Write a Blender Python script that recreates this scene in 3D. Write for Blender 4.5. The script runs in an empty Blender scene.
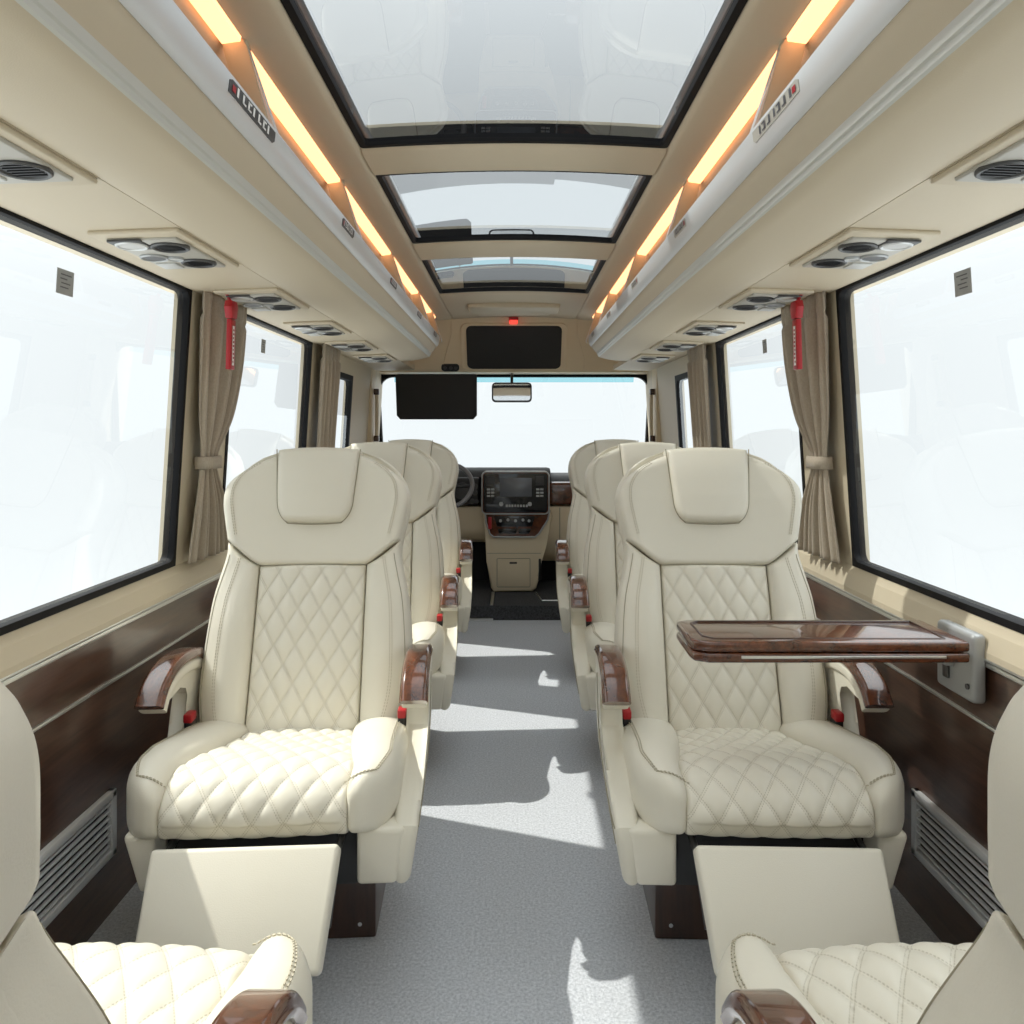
import bpy, bmesh, math, random
from mathutils import Vector, Matrix
from math import sin, cos, pi, sqrt, radians
random.seed(7)
S = bpy.context.scene
C = S.collection
EYE = 1.18

# ------------------------------------------------------------------ materials
def nt(name):
    m = bpy.data.materials.new(name); m.use_nodes = True
    t = m.node_tree; b = t.nodes['Principled BSDF']
    return m, t, b
def N(t, typ, **kw):
    n = t.nodes.new(typ)
    for k, v in kw.items():
        if k in n.inputs.keys(): n.inputs[k].default_value = v
        else: setattr(n, k, v)
    return n
def simple(name, col, rough=.5, metal=0, bump=0, bscale=300, var=0, vscale=8, coat=0, spec=.5):
    m, t, b = nt(name)
    b.inputs['Base Color'].default_value = (*col, 1)
    b.inputs['Roughness'].default_value = rough
    b.inputs['Metallic'].default_value = metal
    b.inputs['Coat Weight'].default_value = coat
    b.inputs['Coat Roughness'].default_value = .05
    b.inputs['Specular IOR Level'].default_value = spec
    tc = N(t, 'ShaderNodeTexCoord')
    if var:
        nz = N(t, 'ShaderNodeTexNoise', Scale=vscale, Detail=4.0)
        t.links.new(tc.outputs['Object'], nz.inputs['Vector'])
        mx = N(t, 'ShaderNodeMix', data_type='RGBA')
        mx.inputs[6].default_value = (*[c*(1-var) for c in col], 1)
        mx.inputs[7].default_value = (*[min(1, c*(1+var)) for c in col], 1)
        t.links.new(nz.outputs['Fac'], mx.inputs[0]); t.links.new(mx.outputs[2], b.inputs['Base Color'])
    if bump:
        nz = N(t, 'ShaderNodeTexNoise', Scale=bscale, Detail=3.0)
        t.links.new(tc.outputs['Object'], nz.inputs['Vector'])
        bp = N(t, 'ShaderNodeBump', Strength=bump, Distance=.002)
        t.links.new(nz.outputs['Fac'], bp.inputs['Height']); t.links.new(bp.outputs['Normal'], b.inputs['Normal'])
    return m
def wood(name, c1, c2, scale, rough=.12, coat=1.0, stretch=(14, 1.2, 14)):
    m, t, b = nt(name)
    tc = N(t, 'ShaderNodeTexCoord'); mp = N(t, 'ShaderNodeMapping'); mp.inputs['Scale'].default_value = stretch
    t.links.new(tc.outputs['Object'], mp.inputs['Vector'])
    nz = N(t, 'ShaderNodeTexNoise', Scale=scale, Detail=6.0, Roughness=.65, Distortion=.7)
    t.links.new(mp.outputs['Vector'], nz.inputs['Vector'])
    n2 = N(t, 'ShaderNodeTexNoise', Scale=scale*6, Detail=3.0)
    t.links.new(mp.outputs['Vector'], n2.inputs['Vector'])
    ad = N(t, 'ShaderNodeMath', operation='MULTIPLY_ADD'); ad.inputs[1].default_value = .35
    t.links.new(n2.outputs['Fac'], ad.inputs[0]); t.links.new(nz.outputs['Fac'], ad.inputs[2])
    r = N(t, 'ShaderNodeValToRGB')
    r.color_ramp.elements[0].position = .45; r.color_ramp.elements[0].color = (*c1, 1)
    r.color_ramp.elements[1].position = .85; r.color_ramp.elements[1].color = (*c2, 1)
    t.links.new(ad.outputs[0], r.inputs[0]); t.links.new(r.outputs[0], b.inputs['Base Color'])
    b.inputs['Roughness'].default_value = rough+.2; b.inputs['Coat Weight'].default_value = coat
    b.inputs['Coat Roughness'].default_value = rough
    return m

LEATHER = (.69, .655, .555)
M = {}
M['leather'] = simple('leather', LEATHER, .42, bump=.15, bscale=420, var=.03, vscale=6)
M['stitch'] = simple('stitch_thread', (.46, .42, .32), .8)
M['seam_shade'] = simple('seam_shadow', (.33, .30, .22), .8)  # dark tone stands in for shade in seams and panel gaps
# quilted leather with twin rows of stitches along the diamond grooves (UV = diamond coordinates)
m, t, b = nt('quilted_leather'); M['quilt'] = m
b.inputs['Roughness'].default_value = .42
uv = N(t, 'ShaderNodeUVMap'); sp = N(t, 'ShaderNodeSeparateXYZ'); t.links.new(uv.outputs[0], sp.inputs[0])
def MA(op, a, c=None, d=None):
    n = N(t, 'ShaderNodeMath', operation=op)
    for i, x in enumerate((a, c, d)):
        if x is None: continue
        if isinstance(x, (int, float)): n.inputs[i].default_value = x
        else: t.links.new(x, n.inputs[i])
    return n.outputs[0]
def stitchline(a, c):
    fr = MA('FRACT', MA('ADD', a, .5)); d = MA('ABSOLUTE', MA('SUBTRACT', fr, .5))
    band = MA('LESS_THAN', MA('ABSOLUTE', MA('SUBTRACT', d, .045)), .016)
    dash = MA('LESS_THAN', MA('FRACT', MA('MULTIPLY', c, 11.0)), .62)
    return MA('MULTIPLY', band, dash)
st = MA('MAXIMUM', stitchline(sp.outputs[0], sp.outputs[1]), stitchline(sp.outputs[1], sp.outputs[0]))
mx = N(t, 'ShaderNodeMix', data_type='RGBA')
mx.inputs[6].default_value = (*LEATHER, 1); mx.inputs[7].default_value = (.42, .38, .29, 1)
t.links.new(MA('MULTIPLY', st, .75), mx.inputs[0]); t.links.new(mx.outputs[2], b.inputs['Base Color'])

M['cream'] = simple('cream_trim', (.60, .525, .39), .5, bump=.12, bscale=500, var=.02)
M['headliner'] = simple('headliner', (.60, .52, .39), .7, bump=.2, bscale=600)
M['soffit'] = simple('cream_vinyl', (.555, .48, .355), .55, bump=.12, bscale=500)
M['cream_lit'] = simple('cream_trim_lit', (.72, .61, .43), .5, bump=.12, bscale=500)  # cream trim with a brighter colour, making up for weak light at the front
M['plate'] = simple('console_plate', (.44, .42, .37), .4, bump=.05)
M['wood'] = wood('burl_wood', (.025, .008, .004), (.15, .045, .016), 3.0, .06, 1.0, (9, 5, 9))
M['woodpanel'] = wood('walnut_panel', (.030, .012, .007), (.098, .044, .025), 2.4, .12, .9, (18, 1.0, 12))
M['pedwood'] = wood('dark_wood', (.02, .008, .005), (.06, .025, .014), 2.0, .15, .6, (8, 8, 1))
M['chrome'] = simple('chrome', (.78, .79, .79), .16, 1)
M['alu'] = simple('brushed_aluminium', (.80, .81, .80), .34, 1, bump=.05, bscale=200)
M['silver'] = simple('satin_silver', (.66, .67, .67), .36, .25)
M['strip'] = simple('silver_strip', (.60, .61, .57), .4, .25)
M['greymetal'] = simple('grey_metal', (.42, .43, .43), .38, .35)
M['black'] = simple('black_plastic', (.012, .012, .013), .45)
M['charcoal'] = simple('charcoal_vinyl', (.022, .023, .024), .75, bump=.15, bscale=500)
M['rubber'] = simple('black_rubber', (.006, .006, .007), .6, spec=.2)
M['rim'] = simple('grey_leather', (.16, .16, .165), .4)
M['ring'] = simple('dark_grey_plastic', (.06, .06, .06), .4)
M['lens'] = simple('clear_lens', (.55, .55, .53), .4, .0)
M['red'] = simple('red_plastic', (.40, .010, .016), .35)
M['white'] = simple('white_paint', (.85, .84, .82), .5)
M['sticker'] = simple('grey_sticker', (.36, .37, .37), .6, var=.1, vscale=60)
M['ink'] = simple('dark_ink', (.10, .10, .11), .6)
M['grille'] = simple('grille_metal', (.72, .73, .73), .4, .1)
M['steel'] = simple('dark_steel', (.10, .10, .10), .35, .8)
M['piano'] = simple('gloss_black', (.012, .013, .015), .12, coat=.6)
M['screen'] = simple('display_screen', (.10, .11, .13), .2, coat=.5)
M['mirror'] = simple('mirror_glass', (.9, .9, .9), .03, 1)

def carpet(name, c1, c2, sc):
    m, t, b = nt(name)
    tc = N(t, 'ShaderNodeTexCoord')
    n1 = N(t, 'ShaderNodeTexNoise', Scale=sc, Detail=5.0, Roughness=.8); t.links.new(tc.outputs['Object'], n1.inputs['Vector'])
    r = N(t, 'ShaderNodeValToRGB'); r.color_ramp.elements[0].position = .36; r.color_ramp.elements[0].color = (*c1, 1)
    r.color_ramp.elements[1].position = .64; r.color_ramp.elements[1].color = (*c2, 1)
    t.links.new(n1.outputs['Fac'], r.inputs[0]); t.links.new(r.outputs[0], b.inputs['Base Color'])
    b.inputs['Roughness'].default_value = .95; b.inputs['Specular IOR Level'].default_value = .1
    bp = N(t, 'ShaderNodeBump', Strength=.5, Distance=.004); t.links.new(n1.outputs['Fac'], bp.inputs['Height']); t.links.new(bp.outputs['Normal'], b.inputs['Normal'])
    return m
M['carpet'] = carpet('grey_carpet', (.36, .375, .405), (.64, .655, .685), 150)
M['darkcarpet'] = carpet('dark_carpet', (.035, .036, .038), (.10, .10, .105), 110)

def cloth():
    m, t, b = nt('taupe_curtain')
    tc = N(t, 'ShaderNodeTexCoord'); mp = N(t, 'ShaderNodeMapping'); mp.inputs['Scale'].default_value = (60, 60, 40)
    t.links.new(tc.outputs['Object'], mp.inputs['Vector'])
    n1 = N(t, 'ShaderNodeTexNoise', Scale=4.0, Detail=4.0); t.links.new(mp.outputs['Vector'], n1.inputs['Vector'])
    r = N(t, 'ShaderNodeValToRGB'); r.color_ramp.elements[0].color = (.35, .295, .225, 1); r.color_ramp.elements[1].color = (.50, .43, .34, 1)
    t.links.new(n1.outputs['Fac'], r.inputs[0]); t.links.new(r.outputs[0], b.inputs['Base Color'])
    b.inputs['Roughness'].default_value = .85
    b.inputs['Sheen Weight'].default_value = .2
    return m
M['curtain'] = cloth()

def glass(name, tint, refl=1.0):
    m = bpy.data.materials.new(name); m.use_nodes = True; t = m.node_tree; t.nodes.clear()
    o = N(t, 'ShaderNodeOutputMaterial'); tr = N(t, 'ShaderNodeBsdfTransparent'); tr.inputs[0].default_value = (*tint, 1)
    g = N(t, 'ShaderNodeBsdfGlossy'); g.inputs['Roughness'].default_value = .012; g.inputs[0].default_value = (.95, .98, 1, 1)
    fr = N(t, 'ShaderNodeFresnel'); ge = N(t, 'ShaderNodeNewGeometry')
    io = N(t, 'ShaderNodeMapRange'); io.inputs['To Min'].default_value = 1.5; io.inputs['To Max'].default_value = 1/1.5
    t.links.new(ge.outputs['Backfacing'], io.inputs['Value']); t.links.new(io.outputs[0], fr.inputs['IOR'])
    ml = N(t, 'ShaderNodeMath', operation='MULTIPLY'); ml.inputs[1].default_value = refl
    ml.use_clamp = True
    mx = N(t, 'ShaderNodeMixShader')
    t.links.new(fr.outputs[0], ml.inputs[0]); t.links.new(ml.outputs[0], mx.inputs[0])
    t.links.new(tr.outputs[0], mx.inputs[1]); t.links.new(g.outputs[0], mx.inputs[2]); t.links.new(mx.outputs[0], o.inputs[0])
    return m
M['glass'] = glass('window_glass', (.90, .93, .935), 1.05)
M['roofglass'] = glass('roof_glass', (.43, .45, .46), 1.8)
M['blueband'] = glass('blue_sun_band', (.45, .80, .88), 1.0)
def emit(name, col, st, base=None):
    m, t, b = nt(name); b.inputs['Base Color'].default_value = (*(base or col), 1)
    b.inputs['Emission Color'].default_value = (*col, 1); b.inputs['Emission Strength'].default_value = st
    return m
M['led'] = emit('warm_lamp', (1, .46, .21), 2.0)
M['redlamp'] = emit('red_lamp', (1, .06, .04), 1.2)

# ------------------------------------------------------------------ mesh helpers
def link(name, bm, mat, parent=None, smooth=True, angle=40, uv=None):
    me = bpy.data.meshes.new(name)
    bmesh.ops.recalc_face_normals(bm, faces=bm.faces[:])
    bm.to_mesh(me); bm.free()
    for mt in (mat if isinstance(mat, (list, tuple)) else [mat]): me.materials.append(M[mt])
    if smooth:
        for p in me.polygons: p.use_smooth = True
        me.set_sharp_from_angle(angle=radians(angle))
    o = bpy.data.objects.new(name, me); C.objects.link(o)
    if parent: o.parent = parent
    return o
def tag(o, label=None, cat=None, group=None, kind=None):
    if label: o['label'] = label
    if cat: o['category'] = cat
    if group: o['group'] = group
    if kind: o['kind'] = kind
    return o
def thing(name, loc, label, cat, group=None, rz=0, kind=None):
    o = bpy.data.objects.new(name, None); o.empty_display_size = .05; C.objects.link(o)
    o.location = loc; o.rotation_euler = (0, 0, rz)
    return tag(o, label, cat, group, kind)
def copy_tree(o, parent=None, name=None):
    c = o.copy(); C.objects.link(c)
    if parent: c.parent = parent
    for ch in list(o.children): copy_tree(ch, c)
    return c

def box(bm, lo, hi, bev=0, seg=2):
    x0, y0, z0 = lo; x1, y1, z1 = hi
    vs = [bm.verts.new(p) for p in ((x0,y0,z0),(x1,y0,z0),(x1,y1,z0),(x0,y1,z0),(x0,y0,z1),(x1,y0,z1),(x1,y1,z1),(x0,y1,z1))]
    fs = [bm.faces.new([vs[i] for i in f]) for f in ((0,3,2,1),(4,5,6,7),(0,1,5,4),(1,2,6,5),(2,3,7,6),(3,0,4,7))]
    if bev:
        es = list({e for f in fs for e in f.edges})
        bmesh.ops.bevel(bm, geom=es, offset=bev, segments=seg, profile=.5, affect='EDGES')
    return vs
def mk(lo, hi, bev=0, seg=2):
    bm = bmesh.new(); box(bm, lo, hi, bev, seg); return bm
def axis_pts(h, r, nr, nm):
    out = [-h + r*(1-cos(a*pi/2/nr)) for a in range(nr)]
    mid = [-h+r + (2*h-2*r)*i/nm for i in range(nm+1)]
    return out + mid + [-x for x in reversed(out)]
def rbox(bm, c, size, r, nm=(4,4,4), nr=4, fn=None):
    """rounded box, optionally deformed by fn(Vector)->Vector in absolute coordinates"""
    h = [s/2 for s in size]; ax = [axis_pts(h[i], r, nr, nm[i]) for i in range(3)]
    new = []
    def P(p):
        q = Vector([max(-(h[i]-r), min(h[i]-r, p[i])) for i in range(3)]); d = Vector(p)-q
        # cube-grid positions mapped onto the rounded surface
        if d.length > 1e-9: d = d.normalized()*r
        v = Vector(c)+q+d
        return fn(v) if fn else v
    for a in range(3):
        b_, c_ = (a+1) % 3, (a+2) % 3
        for sg in (-1, 1):
            g = []
            for i in ax[b_]:
                row = []
                for j in ax[c_]:
                    p = [0, 0, 0]; p[a] = sg*h[a]; p[b_] = i; p[c_] = j
                    row.append(bm.verts.new(P(p)))
                g.append(row)
            for i in range(len(g)-1):
                for j in range(len(g[0])-1):
                    q = [g[i][j], g[i+1][j], g[i+1][j+1], g[i][j+1]]
                    bm.faces.new(q if sg > 0 else q[::-1])
            new += [v for r_ in g for v in r_]
    bmesh.ops.remove_doubles(bm, verts=new, dist=1e-5)
def tube(bm, pts, r, n=6, closed=False, cap=True):
    pts = [Vector(p) for p in pts]; L = len(pts); rings = []
    up = None
    for i, p in enumerate(pts):
        a = pts[(i-1) % L] if (closed or i > 0) else p
        c = pts[(i+1) % L] if (closed or i < L-1) else p
        d = (c-a).normalized()
        if up is None:
            up = d.orthogonal().normalized()
        up = (up - d*up.dot(d))
        up = up.normalized() if up.length > 1e-6 else d.orthogonal().normalized()
        s = d.cross(up)
        rr = r[i] if isinstance(r, (list, tuple)) else r
        rings.append([bm.verts.new(p + (up*cos(2*pi*k/n)+s*sin(2*pi*k/n))*rr) for k in range(n)])
    R = L if closed else L-1
    for i in range(R):
        A, B = rings[i], rings[(i+1) % L]
        for k in range(n): bm.faces.new((A[k], A[(k+1) % n], B[(k+1) % n], B[k]))
    if cap and not closed:
        bm.faces.new(rings[0][::-1]); bm.faces.new(rings[-1])
def dashes(bm, pts, r=.0009, on=.0052, off=.003, n=4):
    pts = [Vector(p) for p in pts]; seg = []; acc = 0; cur = [pts[0]]; lim = on; draw = True
    for a, c in zip(pts, pts[1:]):
        L = (c-a).length; pos = 0
        while L-pos > lim-acc:
            pos += lim-acc; q = a.lerp(c, pos/L); acc = 0
            if draw and len(cur): tube(bm, [cur[0], q], r, n)
            draw = not draw; lim = on if draw else off; cur = [q]
        acc += L-pos
def prism(bm, poly, lo, hi, axis='x', bev=0, seg=2):
    """polygon in the two other axes extruded along axis"""
    def P(u, v, w):
        return {'x': (w, u, v), 'y': (u, w, v), 'z': (u, v, w)}[axis]
    A = [bm.verts.new(P(u, v, lo)) for u, v in poly]; B = [bm.verts.new(P(u, v, hi)) for u, v in poly]
    n = len(poly); fs = [bm.faces.new(A[::-1]), bm.faces.new(B)]
    for i in range(n): fs.append(bm.faces.new((A[i], A[(i+1) % n], B[(i+1) % n], B[i])))
    if bev:
        es = list(fs[0].edges)+list(fs[1].edges)
        bmesh.ops.bevel(bm, geom=es, offset=bev, segments=seg, profile=.5, affect='EDGES')
def cyl(bm, c, r, h, axis=(0,0,1), n=24, r2=None):
    d = Vector(axis).normalized(); c = Vector(c); u = d.orthogonal().normalized(); w = d.cross(u)
    A = [bm.verts.new(c+(u*cos(2*pi*k/n)+w*sin(2*pi*k/n))*r) for k in range(n)]
    r2 = r if r2 is None else r2
    B = [bm.verts.new(c+d*h+(u*cos(2*pi*k/n)+w*sin(2*pi*k/n))*r2) for k in range(n)]
    bm.faces.new(A[::-1]); bm.faces.new(B)
    for k in range(n): bm.faces.new((A[k], A[(k+1) % n], B[(k+1) % n], B[k]))
def sweep(bm, path, normals, side, sec, cap=True):
    """sec: list of (a along side, b along normal)"""
    rings = []
    for p, nn in zip(path, normals):
        rings.append([bm.verts.new(Vector(p)+Vector(side)*a+Vector(nn)*b) for a, b in sec])
    n = len(sec)
    for A, B in zip(rings, rings[1:]):
        for k in range(n): bm.faces.new((A[k], A[(k+1) % n], B[(k+1) % n], B[k]))
    if cap: bm.faces.new(rings[0][::-1]); bm.faces.new(rings[-1])
def rrect(w, h, r, n=5):
    out = []
    for cx, cy, a0 in ((w/2-r, h/2-r, 0), (-w/2+r, h/2-r, 90), (-w/2+r, -h/2+r, 180), (w/2-r, -h/2+r, 270)):
        for i in range(n+1):
            a = radians(a0+90*i/n); out.append((cx+r*cos(a), cy+r*sin(a)))
    return out
def interp(tab, v):
    if v <= tab[0][0]: return tab[0][1]
    for (a, fa), (b_, fb) in zip(tab, tab[1:]):
        if v <= b_:
            return fa+(fb-fa)*(v-a)/(b_-a)
    return tab[-1][1]
def smooth_tab(tab):
    """catmull-rom resample of a table"""
    out = []; n = len(tab)
    for i in range(n-1):
        p0 = tab[max(0, i-1)]; p1 = tab[i]; p2 = tab[i+1]; p3 = tab[min(n-1, i+2)]
        for k in range(8):
            t_ = k/8
            q = []
            for d in range(len(p1)):
                a, b_, c, e = p0[d], p1[d], p2[d], p3[d]
                q.append(.5*((2*b_)+(-a+c)*t_+(2*a-5*b_+4*c-e)*t_**2+(-a+3*b_-3*c+e)*t_**3))
            out.append(tuple(q))
    out.append(tuple(tab[-1]))
    return out
def sheet(bm, grid):
    V = [[bm.verts.new(p) for p in row] for row in grid]
    F = []
    for i in range(len(V)-1):
        for j in range(len(V[0])-1):
            F.append(bm.faces.new((V[i][j], V[i][j+1], V[i+1][j+1], V[i+1][j])))
    return V, F

# ------------------------------------------------------------------ room shell
def wx(z):                       # inner face of the side wall (leans in towards the roof)
    return 1.0 if z <= .78 else 1.0-.05*(z-.78)/.81
ZS, ZT = .78, 1.60
YB, YF = -1.0, 5.34
floor = link('floor', mk((-1.06, YB, -.05), (1.06, 4.56, 0)), 'carpet', smooth=False)
tag(floor, 'grey speckled carpet along the aisle and under the seats', 'floor', kind='structure')
ff = link('floor', mk((-1.06, 4.56, -.05), (1.06, 6.0, .09)), 'darkcarpet', smooth=False)
tag(ff, 'dark carpet around the dashboard console at the front', 'floor', kind='structure')

W1 = (-.7, 2.165); W2 = (2.49, 3.46); W3 = (3.76, 4.36)
wtop = {0: ZT-.012, 1: ZT-.012, 2: 1.50}
def wall_quad(bm, s, y0, y1, z0, z1, th=.05, zs=None):
    """slanted slab of the wall between two heights"""
    p = []
    for y in (y0, y1):
        for z in (z0, z1):
            p.append((s*wx(z), y, z)); p.append((s*(wx(z)+th), y, z))
    v = [bm.verts.new(q) for q in p]
    for f in ((0,1,3,2), (4,6,7,5), (0,2,6,4), (1,5,7,3), (0,4,5,1), (2,3,7,6)): bm.faces.new([v[i] for i in f])
for s, nm in ((-1, 'left'), (1, 'right')):
    bm = bmesh.new()
    box(bm, (min(s*.985, s*1.05), YB, 0), (max(s*.985, s*1.05), 4.50, .70))
    w = link('wall_'+nm, bm, 'woodpanel', smooth=False)
    tag(w, f'glossy dark walnut panelling along the {nm} wall below the windows', 'wall panel', kind='structure')
    bm = bmesh.new()
    # sill ledge
    prism(bm, [(s*.972, .708), (s*.972, .722), (s*.985, .76), (s*1.0, ZS), (s*1.05, ZS), (s*1.05, .708)], YB, 4.5, 'y')
    for y0, y1 in ((YB, W1[0]), (W1[1], W2[0]), (W2[1], W3[0]), (W3[1], YF)):
        wall_quad(bm, s, y0, y1, ZS-.001, ZT+.02)
    wall_quad(bm, s, W3[0], W3[1], 1.50, ZT+.02)
    box(bm, (min(s*.985, s*1.05), 4.5, 0), (max(s*.985, s*1.05), YF, ZS))
    up = link('trim_1' if s < 0 else 'trim_2', bm, 'cream', smooth=False)
    tag(up, f'cream sill and window pillars of the {nm} wall', 'wall trim', kind='structure')
    # metal strips
    bm = bmesh.new()
    for z0, z1, d in ((.688, .700, .009), (.702, .709, .014)):
        box(bm, (min(s*(.985-d), s*.99), YB, z0), (max(s*(.985-d), s*.99), 4.5, z1), .003)
    tag(link('trim_3' if s < 0 else 'trim_4', bm, 'alu'), f'bright metal strip under the {nm} window sill', 'metal trim', kind='structure')
    tag(link('trim_5' if s < 0 else 'trim_6', mk((min(s*.979, s*.99), YB, .562), (max(s*.979, s*.99), 4.5, .570), .002), 'alu'),
        f'thin metal line halfway up the {nm} walnut panelling', 'metal trim', kind='structure')

def rim_window(name, s, y0, y1, z0, z1, label, rad=.035, th=.026):
    root = thing(name, (0, 0, 0), label, 'window', kind='structure')
    # rounded rectangle loop on the slanted wall
    def on(y, z, off): return Vector((s*(wx(z)+off), y, z))
    def loop(ins, off):
        w, h = (y1-y0)-2*ins, (z1-z0)-2*ins
        return [on((y0+y1)/2+a, (z0+z1)/2+b_, off) for a, b_ in rrect(w, h, max(.005, rad-ins*.5), 5)]
    def outer(off):
        w, h = (y1-y0), (z1-z0); out = []
        for a, b_ in rrect(w, h, .0015, 5): out.append(on((y0+y1)/2+a, (z0+z1)/2+b_, off))
        return out
    bm = bmesh.new()
    Ls = [outer(.03), outer(-.003), loop(th, -.004), loop(th+.002, .006), loop(th+.002, .03)]
    R = [[bm.verts.new(p) for p in L] for L in Ls]; n = len(R[0])
    for A, B in zip(R, R[1:]):
        for k in range(n): bm.faces.new((A[k], A[(k+1) % n], B[(k+1) % n], B[k]))
    link('window_frame', bm, 'rubber', root, angle=35)
    bm = bmesh.new(); bm.faces.new([bm.verts.new(p) for p in loop(th-.004, .005)])
    link('pane', bm, 'glass', root, smooth=False)
    return root
wi = 1
for s, nm in ((-1, 'left'), (1, 'right')):
    rim_window(f'window_{wi}', s, W1[0], W1[1], ZS, ZT, f'large {nm} side window beside the near seats', th=.017)
    rim_window(f'window_{wi+1}', s, W2[0], W2[1], ZS, ZT, f'second {nm} side window between the two curtains', th=.017)
    rim_window(f'window_{wi+2}', s, W3[0], W3[1], ZS, 1.50, f'narrow {nm} front side window beyond the far curtain', .06, th=.03)
    # cream inner sash of the narrow window
    wi += 3

# rear wall with a window
bm = bmesh.new()
box(bm, (-1.06, YB-.05, 0), (1.06, YB, .75)); box(bm, (-1.06, YB-.05, 1.75), (1.06, YB, 2.02))
for s in (-1, 1): box(bm, (min(s*.85, s*1.06), YB-.05, .75), (max(s*.85, s*1.06), YB, 1.75))
tag(link('wall_rear', bm, 'cream', smooth=False), 'cream rear wall around the back window', 'wall', kind='structure')
bm = bmesh.new(); bm.faces.new([bm.verts.new(p) for p in ((-.85, YB-.02, .75), (.85, YB-.02, .75), (.85, YB-.02, 1.75), (-.85, YB-.02, 1.75))])
tag(link('window_7', bm, 'glass', smooth=False), 'back window of the van', 'window', kind='structure')

# ceiling: arched headliner with three roof windows
ZC = EYE+.743
def arch(x): return ZC+.024*(1-(x/.53)**2)
SKY = [(.10, 1.985), (2.19, 3.00), (3.28, 4.10)]
HX = .412
bm = bmesh.new()
def slab(bm, x0, x1, y0, y1, nx=10, lip=(0, 0, 0, 0)):
    """curved slab; lip rounds the edge up on (x0,x1,y0,y1)"""
    ys = [y0+(y1-y0)*i/1 for i in range(2)]
    def edge(v, a, b_, la, lb):
        out = []
        R = .022
        if la: out += [(a+R*(1-cos(k*pi/8)), R*(1-sin(k*pi/8))) for k in range(0, 4)]
        out.append((a+(R if la else 0), 0))
        m_ = v
        for k in range(1, m_): out.append((a+(R if la else 0)+(b_-a-(R if la else 0)-(R if lb else 0))*k/m_, 0))
        out.append((b_-(R if lb else 0), 0))
        if lb: out += [(b_-R*(1-cos(k*pi/8)), R*(1-sin(k*pi/8))) for k in range(3, -1, -1)]
        return out
    X = edge(nx, x0, x1, lip[0], lip[1]); Y = edge(2, y0, y1, lip[2], lip[3])
    low = [[bm.verts.new((x, y, arch(x)+max(dx, dy))) for x, dx in X] for y, dy in Y]
    top = [[bm.verts.new((x, y, arch(x)+.07)) for x, dx in X] for y, dy in Y]
    for g, fl in ((low, 1), (top, 0)):
        for i in range(len(g)-1):
            for j in range(len(g[0])-1):
                q = (g[i][j], g[i][j+1], g[i+1][j+1], g[i+1][j]); bm.faces.new(q[::-1] if fl else q)
    for g in range(len(Y)-1):
        for j in (0, len(X)-1): bm.faces.new((low[g][j], low[g+1][j], top[g+1][j], top[g][j]))
    for j in range(len(X)-1):
        for g in (0, len(Y)-1): bm.faces.new((low[g][j], low[g][j+1], top[g][j+1], top[g][j]))
for s in (-1, 1):
    a, b_ = sorted((s*HX, s*.515)); slab(bm, a, b_, YB, 5.0, 6, (s > 0, s < 0, 0, 0))
for y0, y1, l0, l1 in ((YB, SKY[0][0], 0, 1), (SKY[0][1], SKY[1][0], 1, 1), (SKY[1][1], SKY[2][0], 1, 1), (SKY[2][1], 5.06, 1, 0)):
    slab(bm, -HX-.001, HX+.001, y0, y1, 16, (0, 0, l0, l1))
# cove above the racks and outer roof
for s in (-1, 1):
    prism(bm, [(s*.515, ZC), (s*.517, ZC+.004), (s*.558, ZC+.002), (s*.603, ZC-.06), (s*.66, ZC-.09), (s*.94, ZC-.12), (s*1.0, ZT), (s*1.05, ZT), (s*1.05, ZC-.05), (s*.9, ZC+.05), (s*.515, ZC+.07)], YB, 5.06, 'y')
tag(link('ceiling', bm, 'headliner', angle=50), 'beige headliner around the three roof windows', 'ceiling', kind='structure')
sn = ['large roof window nearest the rear', 'middle roof window between two headliner bars', 'small roof window furthest forward, near the roof lamp panel']
for i, (y0, y1) in enumerate(SKY):
    root = thing(f'window_{8+i}', (0, 0, 0), sn[i], 'roof window', kind='structure')
    bm = bmesh.new()
    def ring(ins, dz):
        w, h = 2*HX-2*ins, (y1-y0)-2*ins; out = []
        for a, b_ in rrect(w, h, .012, 3):
            out.append((a, b_))
        # subdivide the long cross edges so the frame follows the arch
        res = []
        for k in range(len(out)):
            p, q = out[k], out[(k+1) % len(out)]
            n_ = 12 if (k+1) % 4 == 0 else 1
            for j in range(n_):
                a = p[0]+(q[0]-p[0])*j/n_; b2 = p[1]+(q[1]-p[1])*j/n_
                res.append(Vector((a, (y0+y1)/2+b2, arch(a)+dz)))
        return res
    Ls = [ring(-.002, .055), ring(-.002, .008), ring(.014, .008), ring(.016, .016), ring(.016, .055)]
    R = [[bm.verts.new(p) for p in L] for L in Ls]; n = len(R[0])
    for A, B in zip(R, R[1:]):
        for k in range(n): bm.faces.new((A[k], A[(k+1) % n], B[(k+1) % n], B[k]))
    link('window_frame', bm, 'rubber', root, angle=35)
    bm = bmesh.new()
    sheet(bm, [[(x*(HX-.015)/8, y, arch(x*HX/8)+.019) for x in range(-8, 9)] for y in (y0+.015, y1-.015)])
    link('pane', bm, 'roofglass', root)

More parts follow.
